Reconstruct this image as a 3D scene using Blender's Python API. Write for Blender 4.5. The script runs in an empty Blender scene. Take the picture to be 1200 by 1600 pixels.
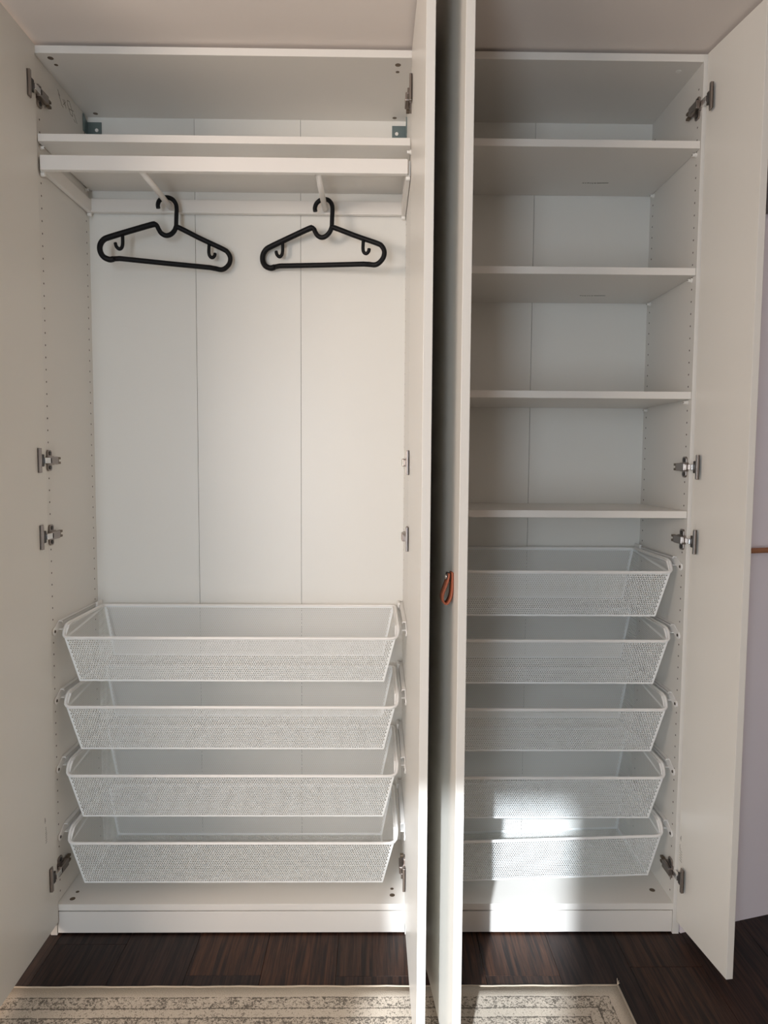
import bpy, math, random
from mathutils import Vector, Matrix
random.seed(7)
C = bpy.context.scene.collection
S = 0.01                      # everything below is written in centimetres
PI = math.pi

# ------------------------------------------------------------------ camera
scn = bpy.context.scene
cd = bpy.data.cameras.new('camera'); cam = bpy.data.objects.new('camera', cd); C.objects.link(cam)
cd.sensor_fit = 'VERTICAL'; cd.sensor_height = 36.0
cd.lens = 1100.79 / 1600 * 36.0
yaw, pitch, roll = 0.0129, -0.07049, 0.0062
cy_, sy_, cp_, sp_ = math.cos(yaw), math.sin(yaw), math.cos(pitch), math.sin(pitch)
f_ = Vector((sy_*cp_, cy_*cp_, sp_)); r_ = Vector((cy_, -sy_, 0)); u_ = r_.cross(f_)
r2 = math.cos(roll)*r_ + math.sin(roll)*u_; u2 = -math.sin(roll)*r_ + math.cos(roll)*u_
cam.matrix_world = Matrix(((r2.x, u2.x, -f_.x, 89.22*S), (r2.y, u2.y, -f_.y, -187.69*S), (r2.z, u2.z, -f_.z, 131.37*S), (0, 0, 0, 1)))
cd.clip_start = 0.02
scn.camera = cam

# ------------------------------------------------------------------ light
w = bpy.data.worlds.new('world'); scn.world = w; w.use_nodes = True
w.node_tree.nodes['Background'].inputs[0].default_value = (0.62, 0.78, 1.0, 1)
w.node_tree.nodes['Background'].inputs[1].default_value = 1.0
def area(name, loc, target, sx, sz, power, col, spread=180):
    l = bpy.data.lights.new(name, 'AREA'); l.shape = 'RECTANGLE'; l.size = sx*S; l.size_y = sz*S
    l.energy = power; l.color = col; l.spread = math.radians(spread)
    o = bpy.data.objects.new(name, l); C.objects.link(o)
    d = (Vector(target) - Vector(loc)); o.location = Vector(loc)*S
    o.rotation_euler = d.to_track_quat('-Z', 'Y').to_euler(); return o
sl = bpy.data.lights.new('sun', 'SUN'); sl.energy = 8.0; sl.angle = math.radians(1.3); sl.color = (0.86, 0.93, 1.0)
so = bpy.data.objects.new('sun', sl); C.objects.link(so)
SUN_DIR = Vector((0.283, 0.959, -0.51)).normalized()
so.rotation_euler = SUN_DIR.to_track_quat('-Z', 'Y').to_euler()
so.location = (-1, -4, 3)
area('daylight_through_balcony_door', (20, -322, 108), (60, 0, 70), 52, 200, 33, (0.81, 0.91, 1.0))
area('warm_floor_lamp_glow', (-140, -285, 165), (120, 0, 120), 110, 80, 50, (1.0, 0.84, 0.72))
area('added_warm_ceiling_fill', (-110, -190, 185), (-60, -120, 237), 60, 60, 9, (1.0, 0.86, 0.76))  # added fill that brightens the ceiling; no known lamp stands here
scn.view_settings.view_transform = 'Standard'; scn.view_settings.look = 'None'
scn.view_settings.exposure = 0.0; scn.view_settings.gamma = 1.0; scn.view_settings.use_curve_mapping = False
scn.cycles.use_denoising = True
try:
    scn.cycles.denoising_prefilter = 'NONE'; scn.cycles.denoising_input_passes = 'RGB_ALBEDO_NORMAL'
except Exception: pass
scn.cycles.max_bounces = 10; scn.cycles.diffuse_bounces = 6
scn.cycles.sample_clamp_indirect = 6.0

# ------------------------------------------------------------------ materials
def new_mat(name):
    m = bpy.data.materials.new(name); m.use_nodes = True
    nt = m.node_tree; b = nt.nodes['Principled BSDF']; return m, nt, b
def nd(nt, t, **kw):
    n = nt.nodes.new(t)
    for k, v in kw.items(): setattr(n, k, v)
    return n
def coords(nt, scale=(1, 1, 1)):
    tc = nd(nt, 'ShaderNodeTexCoord'); mp = nd(nt, 'ShaderNodeMapping'); mp.inputs['Scale'].default_value = scale
    nt.links.new(tc.outputs['Object'], mp.inputs['Vector']); return mp.outputs['Vector']
def melamine(name, col, rough, bump=0.06, spec=0.5, grain=(60, 60, 14)):
    m, nt, b = new_mat(name)
    v = coords(nt, grain)
    n = nd(nt, 'ShaderNodeTexNoise'); n.inputs['Scale'].default_value = 14; n.inputs['Detail'].default_value = 3
    nt.links.new(v, n.inputs['Vector'])
    bp = nd(nt, 'ShaderNodeBump'); bp.inputs['Strength'].default_value = bump; bp.inputs['Distance'].default_value = 0.0006
    nt.links.new(n.outputs['Fac'], bp.inputs['Height']); nt.links.new(bp.outputs['Normal'], b.inputs['Normal'])
    v2 = coords(nt, (2, 2, 2)); n2 = nd(nt, 'ShaderNodeTexNoise'); n2.inputs['Scale'].default_value = 1.5
    nt.links.new(v2, n2.inputs['Vector'])
    mx = nd(nt, 'ShaderNodeMix', data_type='RGBA'); mx.inputs['A'].default_value = (*col, 1)
    mx.inputs['B'].default_value = (*[c*0.965 for c in col], 1)
    nt.links.new(n2.outputs['Fac'], mx.inputs['Factor']); nt.links.new(mx.outputs['Result'], b.inputs['Base Color'])
    b.inputs['Roughness'].default_value = rough; b.inputs['Specular IOR Level'].default_value = spec
    return m
def plain(name, col, rough=0.5, metal=0.0, spec=0.5, bump=0, bscale=300):
    m, nt, b = new_mat(name)
    b.inputs['Base Color'].default_value = (*col, 1); b.inputs['Roughness'].default_value = rough
    b.inputs['Metallic'].default_value = metal; b.inputs['Specular IOR Level'].default_value = spec
    v = coords(nt); n = nd(nt, 'ShaderNodeTexNoise'); n.inputs['Scale'].default_value = bscale
    nt.links.new(v, n.inputs['Vector'])
    if bump:
        bp = nd(nt, 'ShaderNodeBump'); bp.inputs['Strength'].default_value = bump; bp.inputs['Distance'].default_value = 0.0005
        nt.links.new(n.outputs['Fac'], bp.inputs['Height']); nt.links.new(bp.outputs['Normal'], b.inputs['Normal'])
    else:
        mr = nd(nt, 'ShaderNodeMapRange'); mr.inputs['To Min'].default_value = rough*0.9; mr.inputs['To Max'].default_value = min(1, rough*1.1)
        nt.links.new(n.outputs['Fac'], mr.inputs['Value']); nt.links.new(mr.outputs['Result'], b.inputs['Roughness'])
    return m
M_side = melamine('white_foil_board', (0.72, 0.70, 0.66), 0.36)
M_edge = melamine('white_foil_shelf', (0.76, 0.73, 0.685), 0.36)
M_back = melamine('white_back_board', (0.76, 0.745, 0.70), 0.33, bump=0.25, spec=0.5)
M_door = melamine('white_door_foil', (0.735, 0.712, 0.662), 0.30, spec=0.5)
M_frame = plain('white_powder_coat', (0.77, 0.74, 0.70), 0.35)
M_wire = plain('white_coated_steel', (0.83, 0.82, 0.80), 0.38)
M_mesh = plain('white_coated_perforated_steel', (0.80, 0.82, 0.815), 0.42)
M_chrome = plain('nickel_plated_steel', (0.34, 0.295, 0.27), 0.33, metal=1.0)
M_bright = plain('bright_chrome', (0.80, 0.78, 0.76), 0.25, metal=1.0)
M_hdark = plain('dark_hinge_plastic', (0.035, 0.03, 0.028), 0.5)
M_galv = plain('galvanised_steel', (0.20, 0.25, 0.25), 0.42, metal=0.85)
M_hole = plain('hole_shade_and_screw_dark', (0.06, 0.045, 0.035), 0.8)
M_cam = plain('brown_cam_fitting', (0.16, 0.12, 0.085), 0.4, metal=0.5)
M_ink = plain('grey_printed_ink', (0.24, 0.225, 0.20), 0.7)
M_black = plain('black_hanger_plastic', (0.004, 0.004, 0.005), 0.5, spec=0.2)
M_leather = plain('tan_brown_leather', (0.33, 0.085, 0.035), 0.48, bump=0.4, bscale=700)
M_leather2 = plain('dark_inner_leather', (0.09, 0.018, 0.012), 0.65, bump=0.4, bscale=700)
M_pin = plain('white_pin_plastic', (0.82, 0.80, 0.76), 0.4)
M_wall = plain('mauve_painted_plaster', (0.86, 0.79, 0.825), 0.85, bump=0.15, bscale=120)
M_wallw = plain('pale_painted_plaster', (0.66, 0.62, 0.58), 0.85, bump=0.15, bscale=120)
M_ceil = plain('matt_ceiling_paint', (0.78, 0.71, 0.66), 0.9, bump=0.12, bscale=90)
M_oak = plain('warm_brown_wood_rail', (0.36, 0.15, 0.07), 0.42)
M_panel = plain('dark_grey_wall_panel', (0.16, 0.14, 0.135), 0.6)
M_gap = plain('joint_shadow_board', (0.05, 0.045, 0.04), 0.9)
M_curtain = plain('grey_curtain_cloth', (0.55, 0.53, 0.50), 0.9)

def wood_mat(i, base, hi):
    m, nt, b = new_mat('dark_wood_plank_%s' % 'abcdef'[i])
    v = coords(nt, (55, 2.2, 55))
    n = nd(nt, 'ShaderNodeTexNoise'); n.inputs['Scale'].default_value = 2.2; n.inputs['Detail'].default_value = 8
    n.inputs['Roughness'].default_value = 0.65; n.inputs['Distortion'].default_value = 0.5
    nt.links.new(v, n.inputs['Vector'])
    cr = nd(nt, 'ShaderNodeValToRGB'); e = cr.color_ramp.elements
    e[0].position = 0.42; e[0].color = (*base, 1); e[1].position = 0.78; e[1].color = (*hi, 1)
    nt.links.new(n.outputs['Fac'], cr.inputs['Fac']); nt.links.new(cr.outputs['Color'], b.inputs['Base Color'])
    v2 = coords(nt, (160, 5, 160)); n2 = nd(nt, 'ShaderNodeTexNoise'); n2.inputs['Scale'].default_value = 3; n2.inputs['Detail'].default_value = 4
    nt.links.new(v2, n2.inputs['Vector'])
    bp = nd(nt, 'ShaderNodeBump'); bp.inputs['Strength'].default_value = 0.35; bp.inputs['Distance'].default_value = 0.0008
    nt.links.new(n2.outputs['Fac'], bp.inputs['Height']); nt.links.new(bp.outputs['Normal'], b.inputs['Normal'])
    mr = nd(nt, 'ShaderNodeMapRange'); mr.inputs['To Min'].default_value = 0.36; mr.inputs['To Max'].default_value = 0.6
    nt.links.new(n2.outputs['Fac'], mr.inputs['Value']); nt.links.new(mr.outputs['Result'], b.inputs['Roughness'])
    b.inputs['Specular IOR Level'].default_value = 0.28
    return m
M_planks = [wood_mat(0, (0.008, 0.0045, 0.004), (0.065, 0.029, 0.018)), wood_mat(1, (0.011, 0.006, 0.005), (0.080, 0.035, 0.020)),
            wood_mat(2, (0.007, 0.004, 0.004), (0.050, 0.024, 0.018)), wood_mat(3, (0.012, 0.006, 0.005), (0.10, 0.040, 0.020))]

# ------------------------------------------------------------------ mesh builder (cm)
class MB:
    def __init__(s): s.v = []; s.f = []; s.sm = []
    def add(s, vs, fs, smooth=False):
        o = len(s.v); s.v += [tuple(p) for p in vs]; s.f += [tuple(i+o for i in f) for f in fs]; s.sm += [smooth]*len(fs); return s
    def box(s, x0, x1, y0, y1, z0, z1):
        vs = [(x, y, z) for x in (x0, x1) for y in (y0, y1) for z in (z0, z1)]
        return s.add(vs, [(0,1,3,2), (4,6,7,5), (0,4,5,1), (2,3,7,6), (0,2,6,4), (1,5,7,3)])
    def cyl(s, p0, p1, r0, r1=None, n=16, caps=True):
        r1 = r0 if r1 is None else r1
        a = Vector(p0); b = Vector(p1); d = (b-a).normalized()
        t = d.orthogonal().normalized(); q = d.cross(t)
        vs = [a + (t*math.cos(2*PI*i/n) + q*math.sin(2*PI*i/n))*r0 for i in range(n)] + [b + (t*math.cos(2*PI*i/n) + q*math.sin(2*PI*i/n))*r1 for i in range(n)]
        s.add(vs, [(i, (i+1) % n, n+(i+1) % n, n+i) for i in range(n)], True)
        if caps: o = len(s.v)-2*n; s.f += [tuple(o+i for i in reversed(range(n))), tuple(o+n+i for i in range(n))]; s.sm += [False, False]
        return s
    def tube(s, pts, r, n=10, closed=False, flat=1.0, up=None):
        P = [Vector(p) for p in pts]; m = len(P); rr = r if isinstance(r, (list, tuple)) else [r]*m
        prev = None; rings = []
        for i in range(m):
            a = P[(i-1) % m] if (closed or i > 0) else P[i]; b = P[(i+1) % m] if (closed or i < m-1) else P[i]
            d = (b-a).normalized()
            if up is not None: q = (Vector(up) - d*d.dot(Vector(up))).normalized()
            elif prev is None: q = d.orthogonal().normalized()
            else: q = (prev - d*d.dot(prev)).normalized()
            prev = q; t = d.cross(q)
            rings.append([P[i] + (q*math.cos(2*PI*k/n)*flat + t*math.sin(2*PI*k/n))*rr[i] for k in range(n)])
        vs = [p for g in rings for p in g]; fs = []
        for i in range(m if closed else m-1):
            j = (i+1) % m
            for k in range(n): fs.append((i*n+k, i*n+(k+1) % n, j*n+(k+1) % n, j*n+k))
        s.add(vs, fs, True)
        if not closed:
            o = len(s.v)-m*n; s.f += [tuple(o+k for k in reversed(range(n))), tuple(o+(m-1)*n+k for k in range(n))]; s.sm += [False, False]
        return s
    def prism(s, poly, z0, z1, axis=2):
        n = len(poly)
        def mk(p, z):
            return {2: (p[0], p[1], z), 1: (p[0], z, p[1]), 0: (z, p[0], p[1])}[axis]
        vs = [mk(p, z0) for p in poly] + [mk(p, z1) for p in poly]
        return s.add(vs, [tuple(reversed(range(n))), tuple(range(n, 2*n))] + [(i, (i+1) % n, n+(i+1) % n, n+i) for i in range(n)])
    def build(s, name, mat, parent=None, bevel=0, seg=2, label=None, M=None, kind=None, origin='c'):
        vs = [Vector(p) for p in s.v]
        if M is not None: vs = [M @ p for p in vs]
        lo = Vector([min(p[i] for p in vs) for i in range(3)]); hi = Vector([max(p[i] for p in vs) for i in range(3)])
        c = (lo+hi)/2
        if origin == 'b': c.z = lo.z
        me = bpy.data.meshes.new(name); me.from_pydata([(p-c)*S for p in vs], [], s.f)
        me.polygons.foreach_set('use_smooth', s.sm); me.materials.append(mat); me.update()
        import bmesh
        if len(s.f) < 20000:
            bm = bmesh.new(); bm.from_mesh(me); bmesh.ops.recalc_face_normals(bm, faces=bm.faces); bm.to_mesh(me); bm.free()
        o = bpy.data.objects.new(name, me); C.objects.link(o); o.location = c*S
        if parent: o.parent = parent
        if bevel:
            b = o.modifiers.new('bevel', 'BEVEL'); b.width = bevel*S; b.segments = seg; b.limit_method = 'ANGLE'; b.angle_limit = math.radians(40)
        if label: o['label'] = label
        if kind: o['kind'] = kind
        return o
def box(*a): return MB().box(*a)
def empty(name, loc, label=None, cat=None, group=None, parent=None, kind=None, rz=0):
    o = bpy.data.objects.new(name, None); C.objects.link(o); o.location = Vector(loc)*S; o.rotation_euler.z = rz
    o.empty_display_size = 0.05
    if label: o['label'] = label
    if cat: o['category'] = cat
    if group: o['group'] = group
    if kind: o['kind'] = kind
    if parent: o.parent = parent
    return o
def tag(o, label, cat, group=None):
    o['label'] = label; o['category'] = cat
    if group: o['group'] = group
    return o
def copy_tree(o, parent=None):
    c = o.copy(); C.objects.link(c); c.parent = parent
    for ch in o.children: copy_tree(ch, c)
    return c
def arc(cx, cy, r, a0, a1, n=8):
    return [(cx+r*math.cos(math.radians(a0+(a1-a0)*i/n)), cy+r*math.sin(math.radians(a0+(a1-a0)*i/n))) for i in range(n+1)]

# ------------------------------------------------------------------ the room shell
fl = box(-225, 335, -345, 60, -4, -1.0).build('floor', M_gap, kind='structure')
PW, PL, X0 = 19.2, 122.0, 79.8 - 19.2*16
for i in range(29):
    xa = X0 + i*PW
    if xa > 334: break
    j0 = {16: -16.0, 15: -16.0-61, 14: -15.5, 18: -16.0, 19: -52, 20: -13.0}.get(i, random.uniform(-100, 0))
    y = j0 - PL*3
    while y < 60:
        ya, yb = max(y, -344), min(y+PL, 59.5)
        if yb - ya > 3:
            o = box(xa+0.04, xa+PW-0.04, ya+0.04, yb-0.04, -1.0, 0).build('plank', random.choice(M_planks), fl, bevel=0.05, seg=1)
            o.location -= fl.location
        y += PL
box(-225, 335, -345, 60, 237.3, 250).build('ceiling', M_ceil, kind='structure')
box(-226, 340, 34.6, 40, -1, 250).build('wall_back', M_wallw, kind='structure')
box(-230, -224, -345, 40, -1, 250).build('wall_left', M_wallw, kind='structure')
# the wall on the right leaves the wardrobe's front corner at a slant
WA = math.atan2(3.4, 12.3)
wr = box(0, 165, 0.0, 6, -1, 250)
wr.build('wall_right', M_wall, M=Matrix.Translation((175.6, 0.25, 0)) @ Matrix.Rotation(WA, 4, 'Z'), kind='structure')
MW = Matrix.Translation((175.6, 0.25, 0)) @ Matrix.Rotation(WA, 4, 'Z')
box(332, 338, -345, 60, -1, 250).build('wall_far_right', M_wallw, kind='structure')
wf = MB()
wf.box(-226, -12, -352, -345, -1, 250); wf.box(52, 340, -352, -345, -1, 250); wf.box(-12, 52, -352, -345, 227, 250)
wf.build('wall_front', M_wallw, kind='structure')
wn = MB(); wn.box(-12, -8, -351, -346, 0, 227); wn.box(48, 52, -351, -346, 0, 227); wn.box(-8, 48, -351, -346, 224, 227); wn.box(-8, 48, -351, -346, 0, 4)
wn.build('window_1', M_frame, kind='structure')

# ------------------------------------------------------------------ wardrobes
D, H = 33.65, 236.4
def strokes(name, segs, parent, plane, val, thick=0.05, wd=0.16, mat=None):
    # small flat ink marks on a board face: segs of ((a,b),(a,b)) in that face's two coordinates
    m = MB()
    for (a, b) in segs:
        d = Vector((b[0]-a[0], b[1]-a[1])); L = d.length or 1e-3; n = Vector((-d.y, d.x))/L*wd/2
        q = [(a[0]+n.x, a[1]+n.y), (b[0]+n.x, b[1]+n.y), (b[0]-n.x, b[1]-n.y), (a[0]-n.x, a[1]-n.y)]
        m.prism(q, val, val+thick, axis=plane)
    return m.build(name, mat or M_ink, parent)

def make_hinge(parent, side, z, tilt=0.0, door_x=2.4):
    """side=+1: mounted on a left-hand board at local x=1.8, door at door_x; side=-1 mirrored about x=0 (parent Matrix handles place)"""
    pass

def hinge(root, xs, s, z, dx, link=None):
    """xs: x of the side board's face, s: +1 the room side is at larger x, dx: x of the door's inner face near the hinge"""
    h = empty('hinge', (xs, 2, z), parent=root)
    def T(x): return (x) * s
    X = lambda a: T(a)
    # coordinates relative to (xs, 2, z): u = distance out of the board
    def bx(m, u0, u1, y0, y1, z0, z1): m.box(min(s*u0, s*u1), max(s*u0, s*u1), y0, y1, z0, z1)
    du = (dx - xs)*s
    f = MB(); poly = [(-6.9, -3.2), (-5.2, -3.2), (-5.1, -1.8), (-4.3, -1.3), (-4.3, 1.3), (-5.1, 1.8), (-5.2, 3.2), (-6.9, 3.2)]
    f.prism(poly, s*du, s*(du+0.3), axis=0); bx(f, du, du+0.75, -6.9, -6.0, -3.2, 3.2); f.build('door_plate', M_chrome, h, bevel=0.08)
    c = MB(); bx(c, du+0.2, du+0.7, -5.9, -4.4, -1.6, 1.6); c.build('cup', M_hdark, h, bevel=0.25)
    a = MB(); bx(a, du+0.15, du+1.15, -4.9, -1.3, -0.75, 0.75); a.build('link_arm', link or M_bright, h, bevel=0.12)
    b = MB(); bx(b, 0.7, 1.75, -2.2, 2.6, -1.05, 1.05); b.build('arm', M_chrome, h, bevel=0.2)
    t = MB(); bx(t, 0.3, 1.3, 2.4, 3.9, -0.75, 0.75); bx(t, 0.3, 1.25, 3.7, 5.1, 0.3, 0.95); bx(t, 0.3, 1.25, 3.7, 5.1, -0.95, -0.3); bx(t, 0.25, 0.9, 3.7, 4.5, -0.35, 0.35)
    t.build('release_catch', M_cam, h, bevel=0.08)
    p = MB(); bx(p, 0.0, 0.7, -1.5, 2.4, -1.2, 1.2)
    p.prism([(-0.9, 1.0), (1.6, 1.0), (1.6, 2.3), (1.1, 2.8), (-0.4, 2.8), (-0.9, 2.3)], 0.0, s*0.45, axis=0)
    p.prism([(-0.9, -1.0), (1.6, -1.0), (1.6, -2.3), (1.1, -2.8), (-0.4, -2.8), (-0.9, -2.3)], 0.0, s*0.45, axis=0)
    p.build('mounting_plate', M_chrome, h, bevel=0.1)
    for zz in (-1.9, 1.9):
        q = MB(); q.cyl((s*0.4, 0.35, zz), (s*0.62, 0.35, zz), 0.55, n=12); q.build('screw', M_hdark, h, bevel=0.05)
    return h

def holes(root, x, s, ys, zs, skip=()):
    m = MB()
    for y in ys:
        for z in zs:
            if any(a < z < b for a, b in skip): continue
            m.cyl((x - s*0.1, y, z), (x + s*0.015, y, z), 0.26, n=8)  # dark disc on the board face; its colour paints the hole's shade
    return m.build('pin_hole_shade_discs', M_hole, root, kind='stuff')

def shelf(root, w, z, name='shelf', y0=0.25, t=1.9, x0=1.9):
    o = box(x0, w-x0, y0, D-0.2, z-t, z).build(name, M_edge, root, bevel=0.06)
    return o
def pins(root, w, z, left=True):
    for (x, s) in ((1.8, 1), (w-1.8, -1)):
        for y in (2.6, 31.0):
            m = MB(); m.cyl((x, y, z), (x+s*0.35, y, z), 0.62, n=14); m.cyl((x+s*0.35, y, z), (x+s*1.1, y, z), 0.42, n=14)
            o = m.build('shelf_pin', M_pin, root, bevel=0.05)
            mm = MB(); mm.box(min(x+s*1.08, x+s*1.14), max(x+s*1.08, x+s*1.14), y-0.3, y+0.3, z-0.07, z+0.07)
            k = mm.build('slot', M_hole, o); k.location -= o.location

ZH = [177.71 + 3.2*k for k in range(-52, 17)]
ZB = [184.12 + 3.2*k for k in range(-54, 15)]
def carcass(x, w, nback, label, shelves):
    r = empty('wardrobe', (x, 0, 0), label, 'wardrobe')
    box(0, 1.8, 0, 35, 0, H).build('side_panel', M_side, r, bevel=0.05)
    box(w-1.8, w, 0, 35, 0, H).build('side_panel', M_side, r, bevel=0.05)
    box(1.8, w-1.8, 0.02, D, H-1.9, H).build('top_panel', M_edge, r, bevel=0.05)
    box(1.8, w-1.8, 0.02, D, 7.05, 8.85).build('bottom_panel', M_edge, r, bevel=0.05)
    box(1.9, w-1.9, 0.25, 2.0, 0.5, 6.62).build('plinth', M_edge, r, bevel=0.05)
    bw = (w-3.6)/nback
    for k in range(nback):
        a = 1.8 + k*bw
        box(a+(0.06 if k else 0), a+bw-(0.06 if k < nback-1 else 0), D, D+0.35, 7.1, H-0.2).build('back_panel', M_back, r)
    box(1.8, w-1.8, D+0.36, D+0.5, 7.1, H-0.2).build('seam_shade_sheet', M_gap, r)  # near-black sheet added behind the seams, its colour gives their shade
    return r
LX, LW = 0.0, 100.0
RX, RW = 100.0, 75.0
A = carcass(LX, LW, 3, 'wide white wardrobe on the left, with the black hangers and four wire baskets', None)
B = carcass(RX, RW, 2, 'narrower white wardrobe on the right, with four shelves above five wire baskets', None)
holes(A, 1.8, 1, (2.5,), ZH, [(222, 229), (128, 134.5), (108.5, 115), (17, 24)])
holes(A, 1.8, 1, (31.4,), ZB)
holes(A, LW-1.8, -1, (2.5, 31.4), ZH)
holes(B, RW-1.8, -1, (2.5,), ZH, [(221, 228), (128, 134), (108, 114), (15, 22)])
holes(B, RW-1.8, -1, (31.4,), ZB)
# left wardrobe: upper shelf
shelf(A, LW, 214.85, x0=2.2); pins(A, LW, 212.3)
for z in (215.0, 182.75, 150.55, 118.75):
    shelf(B, RW, z)
for z in (212.4, 180.1, 147.9): pins(B, RW, z)
# printed marks under two shelves of the right wardrobe
for z in (213.1, 180.85):
    sg = []
    x = 49.3
    for wd in (0.5, 0.35, 0.6, 0.3, 0.4, 0.6, 0.35): sg.append(((x, 23.5), (x+wd, 23.3+random.uniform(0, .5)))); x += wd+0.25
    sg.append(((53.6, 23.5), (56.8, 23.3)))
    strokes('printed_mark', sg, B, 2, z-0.09, wd=0.35)
# pen-like marking at the top of the left side panel
lg = [((13.8, 232.6), (15.0, 231.4)), ((14.3, 231.8), (16.2, 229.6)), ((16.2, 229.6), (17.2, 229.4)), ((17.0, 231.6), (18.2, 230.4)), ((17.2, 230.2), (18.6, 231.6)),
      ((18.0, 231.9), (18.9, 230.0)), ((19.8, 232.6), (21.2, 233.0)), ((21.2, 233.0), (23.2, 231.0)), ((23.2, 231.0), (23.2, 229.8)), ((23.2, 229.8), (21.8, 229.9)),
      ((21.8, 229.9), (19.9, 231.6)), ((19.9, 231.6), (19.8, 232.6)), ((20.6, 230.8), (23.9, 231.6)), ((24.2, 231.0), (26.2, 229.2)), ((24.0, 229.4), (25.0, 229.0))]
strokes('printed_mark', lg, A, 0, 1.79, wd=0.2)
# cam fittings
def cam_disc(root, x, y, z, r, up):
    m = MB(); m.cyl((x, y, z-0.3*up), (x, y, z+0.05*up), r, n=18); o = m.build('cam_fitting', M_cam, root)
    k = MB(); k.box(x-r*0.6, x+r*0.6, y-0.08, y+0.08, z-0.05, z+0.05) if up > 0 else k.box(x-r*0.6, x+r*0.6, y-0.08, y+0.08, z-0.05, z+0.05)
    return o
for (x, y, rr) in ((5.2, 2.3, 0.75), (5.25, 5.4, 0.5), (5.3, 31.2, 0.7), (94.6, 3.3, 0.75), (94.6, 6.6, 0.5), (94.5, 31.6, 0.65)): cam_disc(A, x, y, H-1.9, rr, -1)
for (x, y, rr) in ((5.1, 2.6, 0.75), (5.15, 5.8, 0.5), (94.7, 4.0, 0.75), (94.7, 7.0, 0.5)): cam_disc(A, x, y, 8.85, rr, 1)
cam_disc(B, 69.7, 6.2, 8.85, 0.8, 1)
m = MB(); m.cyl((68.5, 4.5, H-1.95), (68.5, 4.5, H-2.05), 0.7, n=16); m.build('cover_cap', M_pin, B)
# galvanised corner brackets at the back
for (x, s) in ((1.8, 1), (LW-1.8, -1)):
    m = MB(); a, b = sorted((x, x+s*4.4))
    m.box(a, b, D-0.35, D-0.05, 229.2, 233.0)
    a, b = sorted((x, x+s*0.3)); m.prism([(D-3.4, 229.2), (D-0.1, 229.2), (D-0.1, 233.0), (D-1.2, 233.2), (D-2.4, 234.0), (D-3.4, 234.2)], a, b, axis=0)
    o = m.build('corner_bracket', M_galv, A, bevel=0.05)
    k = MB(); k.cyl((x+s*3.0, D-0.55, 230.6), (x+s*3.0, D-0.3, 230.6), 0.5, n=14); k = k.build('screw', M_pin, o); k.location -= o.location
# white clip at the back of the right wardrobe's top bay
box(71.6, 72.1, 30.9, 31.6, 215.0, 217.2).build('back_clip', M_pin, B, bevel=0.05)

# doors (leaf modelled closed along +x of its own frame, then turned open)
def door(root, hx, hy, ang, width, mir, label=None):
    """hinge corner (hx,hy) of the inner face in root space; leaf runs towards the room at angle from -y"""
    d = Vector((math.sin(ang), -math.cos(ang), 0)); n = Vector((mir*math.cos(ang), mir*math.sin(ang), 0))
    Mx = Matrix(((d.x, n.x, 0, hx), (d.y, n.y, 0, hy), (0, 0, 1, 0), (0, 0, 0, 1)))
    o = box(0, width, 0, 1.8, 4.0, 236.4).build('door', M_door, root, bevel=0.08, M=Mx)
    if label: o['label'] = label
    return o, Mx
dL, ML = door(A, 2.35, -0.25, 0.004, 49.4, -1)
dM1, MM1 = door(A, 98.05, -0.25, 0.006, 49.6, 1)
dM2, MM2 = door(B, 2.8, -0.25, 0.096, 49.8, -1)
dR, MR = door(B, 74.0, -0.4, 0.125, 22.6, 1)
for z in (225.0, 131.3, 111.3, 18.6): hinge(A, 1.8, 1, z, 2.4)
for z in (225.0, 131.3, 111.3, 18.6): hinge(A, 98.2, -1, z, 98.0, M_chrome)
for z in (224.0, 130.6, 110.9, 18.0): hinge(B, 73.2, -1, z, 73.7)
for z in (225.0, 131.3, 18.6): hinge(B, 1.8, 1, z, 3.2)

def door_mark(dobj, Mx, segs, wd=0.2):
    m = MB()
    for (a, b) in segs:
        dd = Vector((b[0]-a[0], b[1]-a[1])); L = dd.length or 1e-3; n = Vector((-dd.y, dd.x))/L*wd/2
        m.prism([(a[0]+n.x, a[1]+n.y), (b[0]+n.x, b[1]+n.y), (b[0]-n.x, b[1]-n.y), (a[0]-n.x, a[1]-n.y)], -0.02, 0.02, axis=1)
    o = m.build('printed_mark', M_ink, dobj, M=Mx); o.location -= dobj.location
sg = [((6.2, 37.0), (6.2, 35.4)), ((6.0, 36.6), (6.0, 35.8))]
z = 34.2
while z > 30.2:
    sg.append(((5.2+random.uniform(0, .4), z), (5.9+random.uniform(0, .3), z-random.uniform(0, .25)))); z -= 0.5
door_mark(dL, ML, sg)
sg = [((0.9, 29.2), (0.9, 27.6)), ((0.7, 28.8), (0.7, 28.0)), ((0.5, 26.6), (0.5, 25.4)), ((0.5, 25.4), (1.0, 25.4))]
z = 25.0
while z > 22.0:
    sg.append(((0.5, z), (1.6, z-0.35))); z -= 0.7
door_mark(dR, MR, sg, 0.16)

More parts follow.
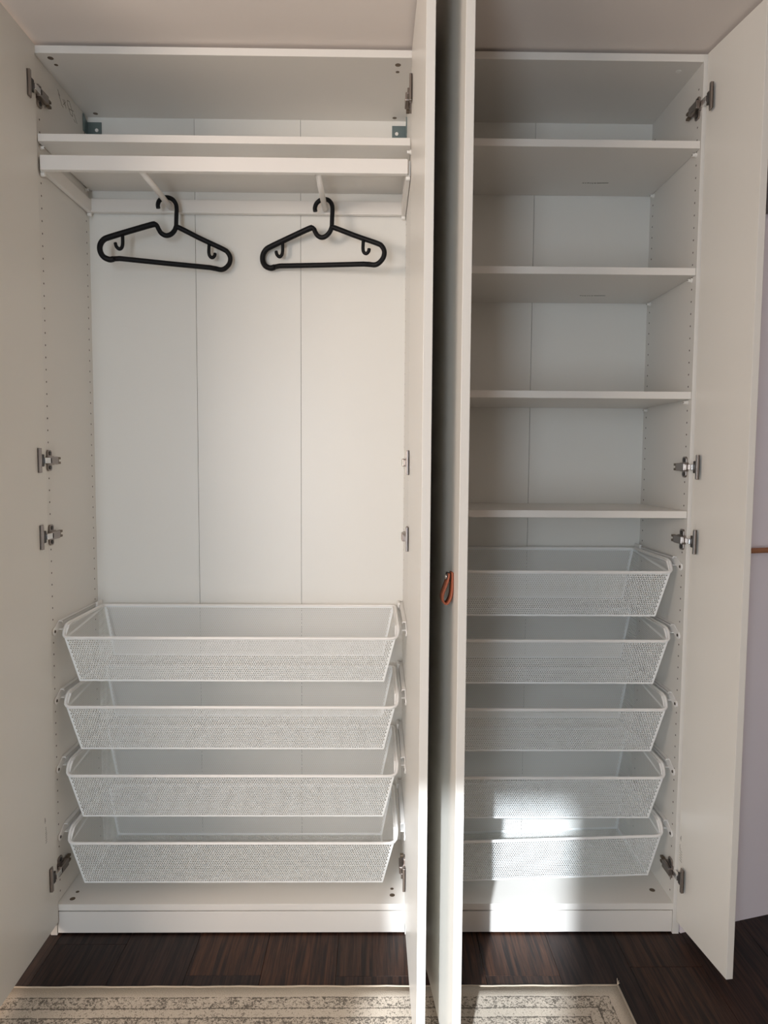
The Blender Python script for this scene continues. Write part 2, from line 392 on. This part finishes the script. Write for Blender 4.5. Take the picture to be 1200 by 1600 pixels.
# leather strap pull on the outer face of the right wardrobe's long door
def leather_pull():
    hd = empty('handle', (0, 0, 0), parent=dM2)
    hd.matrix_local = Matrix.Identity(4)
    # local frame: a = along the leaf, b = out of the outer face (towards -x), built with MM2 (leaf frame: y grows to the outer face)
    off = dM2.location / S
    T = Matrix.Translation(-off) @ MM2
    def strap(pts, wd, th, name, mat):
        m = MB(); L = []
        n = len(pts)
        for i in range(n):
            a = Vector(pts[max(i-1, 0)]); b = Vector(pts[min(i+1, n-1)]); t = (b-a).normalized(); nn = Vector((-t.y, t.x))
            p = Vector(pts[i])
            for sgn in (1, -1): L.append(p + nn*th/2*sgn)
        vs = []
        for p in L:
            for aa in (-wd/2, wd/2): vs.append((44.2+aa, 1.8+p.x, p.y))
        fs = []
        for i in range(n-1):
            o = i*4; q = o+4
            fs += [(o, o+1, q+1, q), (o+2, q+2, q+3, o+3), (o, q, q+2, o+2), (o+1, o+3, q+3, q+1)]
        fs += [(0, 2, 3, 1), (4*(n-1), 4*(n-1)+1, 4*(n-1)+3, 4*(n-1)+2)]
        m.add(vs, fs, True); return m.build(name, mat, hd, M=T)
    top = 109.2
    loop = [(0.25, top-0.2), (0.22, top-1.6), (0.22, top-3.4), (0.35, top-4.9), (0.75, top-6.1), (1.35, top-6.75), (1.95, top-6.45), (2.25, top-5.6), (2.15, top-4.6), (1.7, top-3.4), (1.35, top-2.4), (1.05, top-1.4), (0.95, top-0.4)]
    # smooth the loop
    def smooth(p):
        q = [p[0]]
        for a, b in zip(p[:-1], p[1:]): q += [(a[0]*.75+b[0]*.25, a[1]*.75+b[1]*.25), (a[0]*.25+b[0]*.75, a[1]*.25+b[1]*.75)]
        return q + [p[-1]]
    strap(smooth(smooth(loop)), 2.6, 0.36, 'leather_strap', M_leather)
    m = MB(); m.cyl((44.2, 1.8+0.6, top-1.2), (44.2, 1.8+1.35, top-1.2), 0.95, n=18); m.build('washer', M_hdark, hd, M=T, bevel=0.05)
    m = MB(); m.cyl((44.2, 1.8+1.38, top-1.2), (44.2, 1.8+1.75, top-1.2), 0.65, 0.4, n=18); m.build('bolt_head', M_bright, hd, M=T, bevel=0.05)
leather_pull()

# ------------------------------------------------------------------ basket rails (fixed to the boards)
def rail(root, x, s, z):
    X = lambda u: x + s*u
    r = MB()
    def bx(m, u0, u1, y0, y1, z0, z1): a, b = sorted((X(u0), X(u1))); m.box(a, b, y0, y1, z0, z1)
    bx(r, 0.05, 0.3, 5.4, 33.0, z-1.6, z+0.9); bx(r, 0.05, 1.25, 5.4, 33.0, z+0.7, z+0.95); bx(r, 0.05, 1.25, 5.4, 33.0, z-1.6, z-1.35)
    bx(r, 1.1, 1.25, 5.4, 33.0, z+0.35, z+0.95)
    a_, b_ = sorted((X(0.05), X(0.3))); r.prism([(2.6, z-2.4), (5.6, z-1.6), (5.6, z+0.9), (2.9, z-0.5)], a_, b_, axis=0)
    o = r.build('basket_rail', M_wire, root, bevel=0.06)
    k = MB(); k.cyl((X(0.05), 2.7, z-1.5), (X(0.4), 2.7, z-1.5), 1.05, n=18); k = k.build('mounting_lug', M_wire, o, bevel=0.06); k.location -= o.location
    k = MB(); k.cyl((X(0.38), 2.7, z-1.5), (X(0.5), 2.7, z-1.5), 0.42, n=12); k = k.build('screw', M_hole, o); k.location -= o.location
    c = MB(); bx(c, 1.0, 1.7, 29.0, 33.2, z-0.3, z+1.4); c = c.build('stop_clip', M_wire, o, bevel=0.12); c.location -= o.location
ZL = [83.25, 63.98, 44.6, 25.3]            # front rims, left stack
ZR = [101.85, 82.8, 63.5, 44.1, 26.2]      # front rims, right stack
for z in ZL:
    rail(A, 1.8, 1, z+3.0); rail(A, LW-1.8, -1, z+3.0)
for z in ZR:
    rail(B, 1.8, 1, z+3.0); rail(B, RW-1.8, -1, z+3.0)

# ------------------------------------------------------------------ wire baskets of perforated steel
def perf(quad, pitch=0.66, rad=0.282, margin=0.3):
    """quad: A,B (top left,right), Cc,Dd (bottom right,left); staggered hexagonal holes punched in it as real openings"""
    a, b, c, d = [Vector(q) for q in quad]
    W = max((b-a).length, (c-d).length); Hh = max((a-d).length, (b-c).length)
    nu = max(2, int((W-2*margin)/pitch)); nv = max(2, int((Hh-2*margin)/(pitch*0.866)))
    mu = (W - nu*pitch)/2/W; mv = (Hh - nv*pitch*0.866)/2/Hh
    P = lambda u, v: (a*(1-u)+b*u)*(1-v) + (d*(1-u)+c*u)*v
    m = MB(); V = m.v; F = m.f
    def quad4(u0, u1, v0, v1):
        o = len(V); V.extend([tuple(P(u0, v0)), tuple(P(u1, v0)), tuple(P(u1, v1)), tuple(P(u0, v1))]); F.append((o, o+1, o+2, o+3))
    quad4(0, 1, 0, mv); quad4(0, 1, 1-mv, 1); quad4(0, mu, mv, 1-mv); quad4(1-mu, 1, mv, 1-mv)
    du = (1-2*mu)/nu; dv = (1-2*mv)/nv
    hx = rad; hu = rad/pitch*du; hv = rad/(pitch*0.866)*dv
    hexa = [(math.cos(math.radians(t)), math.sin(math.radians(t))) for t in (210, 270, 330, 30, 90, 150)]
    outer = [(-.5, -.5), (0, -.5), (.5, -.5), (.5, .5), (0, .5), (-.5, .5)]
    k = rad/pitch
    for j in range(nv):
        v = mv + (j+.5)*dv; odd = j % 2; n = nu - odd
        if odd: quad4(mu, mu+du/2, v-dv/2, v+dv/2); quad4(1-mu-du/2, 1-mu, v-dv/2, v+dv/2)
        for i in range(n):
            u = mu + (i+.5+.5*odd)*du; o = len(V)
            for (x, y) in outer: V.append(tuple(P(u+x*du, v+y*dv)))
            for (x, y) in hexa: V.append(tuple(P(u+x*k*du, v+y*k/0.866*dv)))
            for q in range(6): F.append((o+q, o+(q+1) % 6, o+6+(q+1) % 6, o+6+q))
    m.sm = [False]*len(F); return m
def make_basket(x0, x1, label, group):
    """local frame: origin on the board side, z=0 at the front rim; the rear and side rims stand 3 cm higher"""
    xl, xr = x0, x1
    r = empty('wire_basket', (0, 0, 0), label, 'basket', group)
    hz, dz = 3.0, -12.6
    rl, rr_ = xl+4.1, xr-4.1          # rim centre lines
    bl, br = xl+8.0, xr-8.0           # floor of the basket
    pts = [(xl+7.2, 1.9, 0), (xr-7.2, 1.9, 0)]
    cor = [(xr-6.0, 2.0, 0.02), (xr-5.0, 2.4, 0.15), (xr-4.45, 3.0, 0.5), (xr-4.2, 3.7, 1.2), (xr-4.1, 4.6, 2.25), (xr-4.1, 5.6, 2.85), (xr-4.1, 7.0, 3.0)]
    back = [(xr-4.1, 29.5, 3.0), (xr-4.5, 30.9, 3.0), (xr-5.6, 31.6, 3.0)]
    pts += cor + back + [(xl+(xr-p[0]), p[1], p[2]) for p in reversed(back)] + [(xl+(xr-p[0]), p[1], p[2]) for p in reversed(cor)]
    MB().tube(pts, 0.42, n=10, closed=True).build('rim', M_wire, r)
    for s, e in ((1, rl), (-1, rr_)):   # flat flange along each side rim
        m = MB(); P = [(3.0, 0.4), (3.9, 1.5), (5.2, 2.7), (7.0, 3.0), (30.4, 3.0)]
        vs = []
        for (y, zz) in P: vs += [(e-0.1*s, y, zz+0.12), (e+1.0*s, y+0.1, zz+0.12), (e+1.0*s, y+0.1, zz-0.12), (e-0.1*s, y, zz-0.12)]
        fs = []
        for i in range(len(P)-1):
            for q in range(4): fs.append((i*4+q, i*4+(q+1) % 4, i*4+4+(q+1) % 4, i*4+4+q))
        fs += [(0, 1, 2, 3), (16, 17, 18, 19)]
        m.add(vs, fs); m.build('side_flange', M_wire, r)
    TL = (xl+5.0, 2.05, -0.1); TR = (xr-5.0, 2.05, -0.1); BLf = (bl, 3.9, dz); BRf = (br, 3.9, dz); BLb = (bl, 29.6, dz); BRb = (br, 29.6, dz)
    TLb = (xl+4.6, 31.3, 2.9); TRb = (xr-4.6, 31.3, 2.9)
    perf((TL, TR, BRf, BLf)).build('mesh_front', M_mesh, r)
    perf((TLb, TRb, BRb, BLb)).build('mesh_back', M_mesh, r)
    perf((BLb, BRb, BRf, BLf)).build('mesh_floor', M_mesh, r)
    for (tf, tb, bf, bb) in ((TL, TLb, BLf, BLb), (TR, TRb, BRf, BRb)):
        m = perf((tf, tb, bb, bf))
        s = 1 if tf is TL else -1
        k = perf(((tf[0]-0.45*s, 4.9, 2.75), tb, (tb[0], tb[1], tb[2]-0.05), tf)); m.add(k.v, k.f); m.sm = [False]*len(m.f)
        m.build('mesh_side', M_mesh, r)
    return r
names = ['topmost', 'second from top', 'third from top', 'lowest']
bA = make_basket(0, 100, '', 'wide wire baskets in the left wardrobe')
lab = ['topmost wide white wire basket in the left wardrobe, below the empty hanging space',
       'second wide white wire basket from the top in the left wardrobe',
       'third wide white wire basket from the top in the left wardrobe',
       'lowest wide white wire basket, just above the floor board of the left wardrobe']
for i, z in enumerate(ZL):
    o = bA if i == 0 else copy_tree(bA)
    o.location = (0, 0, z*S); o['label'] = lab[i]
bB = make_basket(0, 75, '', 'narrow wire baskets in the right wardrobe')
lab = ['topmost narrow white wire basket in the right wardrobe, right under the lowest shelf',
       'second narrow white wire basket from the top in the right wardrobe',
       'third narrow white wire basket, the middle one of five in the right wardrobe',
       'fourth narrow white wire basket from the top in the right wardrobe, lower half in sunlight',
       'lowest narrow white wire basket in the right wardrobe, hanging crooked with its left end lower']
for i, z in enumerate(ZR):
    o = bB if i == 0 else copy_tree(bB)
    o.location = (RX*S, 0, z*S); o['label'] = lab[i]
    if i == 4:
        o.rotation_euler.y = -0.032; o.location.z = (27.4 - 0.032*70)*S

# ------------------------------------------------------------------ pull-out hanging frame with two rods
hf = empty('hanging_frame', (0, 0, 205.8), 'white pull-out hanging frame with two rods under the top shelf of the left wardrobe', 'clothes rail')
box(2.75, 97.25, 0.0, 1.6, 0, 3.7).build('front_bar', M_frame, hf, bevel=0.12)
m = MB(); m.box(2.75, 97.25, 31.8, 33.0, 0.6, 4.3); m.box(2.75, 97.25, 31.3, 33.0, 0.3, 0.75); m.build('back_bar', M_frame, hf, bevel=0.08)
for s, x in ((1, 1.95), (-1, 98.05)):
    a, b = sorted((x, x+s*1.3)); box(a, b, 1.6, 33.2, 0.1, 3.9).build('side_bar', M_frame, hf, bevel=0.12)
    for y in (1.2, 31.0):
        m = MB(); m.cyl((x+s*0.1, y+0.9, -0.35), (x+s*1.2, y+0.9, -0.35), 0.55, n=14); m.build('frame_clip', M_pin, hf, bevel=0.05)
RODZ = 207.3 - 205.8
for x in (27.4, 73.7):
    m = MB(); m.cyl((x, 1.2, RODZ), (x, 30.5, RODZ), 0.82, n=18); 
    m.tube([(x, 30.3, RODZ), (x, 31.0, RODZ), (x, 31.5, RODZ)], [0.82, 0.74, 0.4], n=18)
    m.cyl((x, 31.2, RODZ), (x, 31.9, RODZ), 0.4, n=10)
    m.build('rod', M_frame, hf)

# ------------------------------------------------------------------ hangers
def make_hanger():
    r = empty('clothes_hanger', (0, 0, 0), '', 'hanger', 'black hangers on the frame rods')
    def P(u, v): return ((u-598)/27.8*1.04, 0, -(v-131)/27.8)
    def cr(pts, n=5):
        q = []
        Q = [Vector(p) for p in pts]
        for i in range(len(Q)-1):
            p0 = Q[max(i-1, 0)]; p1 = Q[i]; p2 = Q[i+1]; p3 = Q[min(i+2, len(Q)-1)]
            for k in range(n):
                t = k/n; q.append(0.5*((2*p1)+(-p0+p2)*t+(2*p0-5*p1+4*p2-p3)*t*t+(-p0+3*p1-3*p2+p3)*t**3))
        return q+[Q[-1]]
    hook = [P(*p) for p in ((524, 178), (520, 150), (530, 118), (558, 93), (598, 84), (636, 95), (661, 125), (669, 165), (669, 230), (669, 300))]
    MB().tube(cr(hook), 0.66, n=12).build('hook', M_black, r)
    body = [P(*p) for p in ((672, 300), (655, 345), (625, 378), (588, 390), (552, 375), (530, 345), (518, 322), (500, 310), (470, 318))]
    MB().tube(cr(body), 0.72, n=12).build('neck', M_black, r)
    MB().tube(cr([P(500, 310), P(470, 318), P(300, 388), P(150, 452), P(105, 478), P(80, 520), P(80, 570), P(105, 612), P(150, 630), P(185, 622)]), 0.84, n=12).build('left_shoulder', M_black, r)
    MB().tube(cr([P(672, 312), P(700, 318), P(880, 388), P(1050, 448), P(1092, 472), P(1115, 515), P(1108, 565), P(1075, 605), P(1040, 620), P(990, 614)]), 0.74, n=12).build('right_shoulder', M_black, r)
    MB().tube([P(170, 624), P(230, 614), P(600, 614), P(950, 612), P(1010, 617)], 0.74, n=12).build('trouser_bar', M_black, r)
    for pts in (((250, 425), (252, 490), (245, 525), (225, 538), (203, 520), (194, 490)), ((938, 425), (938, 490), (948, 520), (968, 528), (986, 510), (988, 488))):
        MB().tube(cr([P(*p) for p in pts]), [0.52]*25+[0.4], n=10).build('strap_hook', M_black, r)
    return r
h1 = make_hanger(); h2 = copy_tree(h1)
RZ = RODZ + 205.8
h1.location = (27.5*S, 27.3*S, RZ*S); h1.scale = (0.955, 1, 1); h1.rotation_euler = (0, math.radians(2.2), math.radians(12))
h1['label'] = 'black plastic clothes hanger on the left rod, tilted down to the right'
h2.location = (73.7*S, 27.3*S, RZ*S); h2.scale = (0.98, 1, 1); h2.rotation_euler = (0, math.radians(2.2), math.radians(-14))
h2['label'] = 'black plastic clothes hanger on the right rod, hanging level'

# ------------------------------------------------------------------ rug
def rug_mat():
    m, nt, b = new_mat('distressed_beige_rug')
    tc = nd(nt, 'ShaderNodeTexCoord'); sx = nd(nt, 'ShaderNodeSeparateXYZ'); nt.links.new(tc.outputs['Object'], sx.inputs[0])
    def mth(op, a, b_=None, c_=None):
        n = nd(nt, 'ShaderNodeMath', operation=op)
        for i, q in enumerate((a, b_, c_)):
            if q is None: continue
            if isinstance(q, (int, float)): n.inputs[i].default_value = q
            else: nt.links.new(q, n.inputs[i])
        return n.outputs[0]
    # distance to the nearest edge of the rug (metres): object origin at its centre, half sizes HX, HY
    dx = mth('SUBTRACT', RHX*S, mth('ABSOLUTE', sx.outputs[0])); dy = mth('SUBTRACT', RHY*S, mth('ABSOLUTE', sx.outputs[1]))
    d = mth('MINIMUM', dx, dy)
    nz = nd(nt, 'ShaderNodeTexNoise'); nz.inputs['Scale'].default_value = 9; nt.links.new(tc.outputs['Object'], nz.inputs['Vector'])
    dd = mth('ADD', d, mth('MULTIPLY', mth('SUBTRACT', nz.outputs['Fac'], 0.5), 0.004))
    cr = nd(nt, 'ShaderNodeValToRGB'); cr.color_ramp.interpolation = 'LINEAR'
    fac = mth('DIVIDE', dd, 0.30); nt.links.new(fac, cr.inputs['Fac'])
    stops = [(0.0, 0.02), (0.112, 0.02), (0.120, 0.85), (0.132, 0.56), (0.228, 0.58), (0.238, 0.95), (0.250, 0.42), (0.325, 0.42), (0.332, 0.95), (0.345, 0.60), (0.43, 0.60), (0.44, 0.9), (0.45, 0.3), (0.7, 0.35), (0.72, 0.8), (0.73, 0.35), (1.0, 0.5)]
    e = cr.color_ramp.elements; e[0].position, e[0].color = stops[0][0], (stops[0][1],)*3+(1,); e[1].position, e[1].color = stops[-1][0], (stops[-1][1],)*3+(1,)
    for p, v in stops[1:-1]: k = e.new(p); k.color = (v, v, v, 1)
    n1 = nd(nt, 'ShaderNodeTexNoise'); n1.inputs['Scale'].default_value = 150; n1.inputs['Detail'].default_value = 3; n1.inputs['Roughness'].default_value = 0.7; n1.inputs['Distortion'].default_value = 1.2
    nt.links.new(tc.outputs['Object'], n1.inputs['Vector'])
    n2 = nd(nt, 'ShaderNodeTexNoise'); n2.inputs['Scale'].default_value = 18; n2.inputs['Detail'].default_value = 2
    nt.links.new(tc.outputs['Object'], n2.inputs['Vector'])
    ink = mth('MULTIPLY', cr.outputs['Color'], mth('ADD', 0.55, mth('MULTIPLY', n2.outputs['Fac'], 0.9)))
    thr = mth('SUBTRACT', 0.78, mth('MULTIPLY', ink, 0.46))
    sp = nd(nt, 'ShaderNodeMapRange'); nt.links.new(mth('SUBTRACT', n1.outputs['Fac'], thr), sp.inputs['Value'])
    sp.inputs['From Min'].default_value = -0.01; sp.inputs['From Max'].default_value = 0.05
    mx = nd(nt, 'ShaderNodeMix', data_type='RGBA'); mx.inputs['A'].default_value = (0.70, 0.61, 0.50, 1); mx.inputs['B'].default_value = (0.11, 0.095, 0.08, 1)
    nt.links.new(mth('MULTIPLY', sp.outputs[0], 0.85), mx.inputs['Factor'])
    n3 = nd(nt, 'ShaderNodeTexNoise'); n3.inputs['Scale'].default_value = 420; nt.links.new(tc.outputs['Object'], n3.inputs['Vector'])
    m2 = nd(nt, 'ShaderNodeMix', data_type='RGBA', blend_type='MULTIPLY'); m2.inputs['Factor'].default_value = 0.5
    nt.links.new(mx.outputs['Result'], m2.inputs['A']); nt.links.new(n3.outputs['Fac'], m2.inputs['B'])
    nt.links.new(m2.outputs['Result'], b.inputs['Base Color'])
    bp = nd(nt, 'ShaderNodeBump'); bp.inputs['Strength'].default_value = 0.7; bp.inputs['Distance'].default_value = 0.002
    nt.links.new(n3.outputs['Fac'], bp.inputs['Height']); nt.links.new(bp.outputs['Normal'], b.inputs['Normal'])
    b.inputs['Roughness'].default_value = 0.95; b.inputs['Specular IOR Level'].default_value = 0.1
    return m
RX0, RX1, RY0, RY1 = -60.0, 150.9, -165.0, -20.1
RHX, RHY = (RX1-RX0)/2, (RY1-RY0)/2
M_rug = rug_mat()
rg = empty('rug', ((RX0+RX1)/2, (RY0+RY1)/2, 0), 'faded beige rug with distressed dark border, on the dark planks before both wardrobes', 'rug')
# gently wavy pile slab
m = MB(); nx, ny = 80, 40; vs = []; rnd = random.Random(3)
for top in (1, 0):
    for j in range(ny+1):
        for i in range(nx+1):
            x = -RHX + 2*RHX*i/nx; y = -RHY + 2*RHY*j/ny
            ex = 0.07*math.sin(i*0.9)+0.05*math.sin(i*2.3) if j in (0, ny) else 0
            ey = 0.15*math.sin(j*1.1) if i in (0, nx) else 0
            vs.append((x+ey, y+ex, (0.55 + 0.05*math.sin(i*.7)*math.cos(j*.9)) if top else 0.02))
fs = []; N = (nx+1)*(ny+1)
for j in range(ny):
    for i in range(nx):
        a = j*(nx+1)+i; fs.append((a, a+1, a+nx+2, a+nx+1)); fs.append((N+a, N+a+nx+1, N+a+nx+2, N+a+1))
for i in range(nx):
    fs.append((i, N+i, N+i+1, i+1)); a = ny*(nx+1)+i; fs.append((a, a+1, N+a+1, N+a))
for j in range(ny):
    a = j*(nx+1); fs.append((a, a+nx+1, N+a+nx+1, N+a)); a += nx; fs.append((a, N+a, N+a+nx+1, a+nx+1))
m.add(vs, fs, True); m.build('pile', M_rug, rg)
M_bind = plain('pale_rug_binding', (0.50, 0.42, 0.33), 0.95, bump=0.6, bscale=500)
bd = MB(); P = []
for i in range(81): P.append((-RHX+2*RHX*i/80, RHY+0.07*math.sin(i*0.9)+0.05*math.sin(i*2.3), 0.36))
bd.tube(P, 0.34, n=8)
bd.tube([(RHX, RHY, 0.36), (RHX+0.1, RHY/2, 0.36), (RHX, 0, 0.36), (RHX, -RHY, 0.36)], 0.34, n=8)
bd.build('binding', M_bind, rg)
m = MB()
for k in range(5):
    a = rnd.uniform(20, 110); m.tube([(RHX-0.1, RHY-0.1, 0.4), (RHX+0.5*math.cos(math.radians(a)), RHY+0.6*math.sin(math.radians(a)), 0.8), (RHX+1.0*math.cos(math.radians(a)), RHY+1.2*math.sin(math.radians(a)), 0.5+k*.25)], 0.09, n=5)
m.build('corner_tuft', M_bind, rg)

# ------------------------------------------------------------------ things on the right wall
wl = MB(); wl.tube([(13.5, -1.6, 107.75), (14.0, -1.6, 107.75), (60, -1.6, 107.75), (60.5, -1.6, 107.75)], [0.4, 0.75, 0.75, 0.4], n=14)
rl_ = empty('wooden_rail', tuple(MW @ Vector((37, -1.6, 106))), 'slim brown wooden rail on the mauve wall right of the wardrobe', 'rail')
M2 = Matrix.Translation(-(rl_.location/S)) @ MW
wl.build('bar', M_oak, rl_, M=M2)
for x in (20, 54):
    MB().cyl((x, -0.05, 107.4), (x, -1.3, 107.6), 0.4, n=10).build('bracket', M_hdark, rl_, M=M2)
pn = MB(); pn.box(18.3, 75, -1.6, -0.02, 198.4, 214)
o = pn.build('wall_panel', M_panel, M=MW, bevel=0.1); tag(o, 'dark grey panel high on the right wall, mostly hidden by the short door', 'panel')

# ------------------------------------------------------------------ curtains behind the camera, drawn back to a narrow gap
def curtain(x0, x1, label):
    m = MB(); n = int((x1-x0)/1.5); P = []
    for i in range(n+1):
        x = x0+(x1-x0)*i/n; P.append((x, -338 + 2.2*math.sin(i*0.75)))
    vs = [(p[0], p[1], z) for z in (2, 236) for p in P]; fs = [(i, i+1, n+2+i, n+1+i) for i in range(n)]
    m.add(vs, fs, True); o = m.build('curtain', M_curtain); sd = o.modifiers.new('s', 'SOLIDIFY'); sd.thickness = 0.003
    tag(o, label, 'curtain')
curtain(-75, -5, 'grey curtain left of the balcony door gap, behind the viewer')
curtain(44, 110, 'grey curtain right of the balcony door gap, behind the viewer')
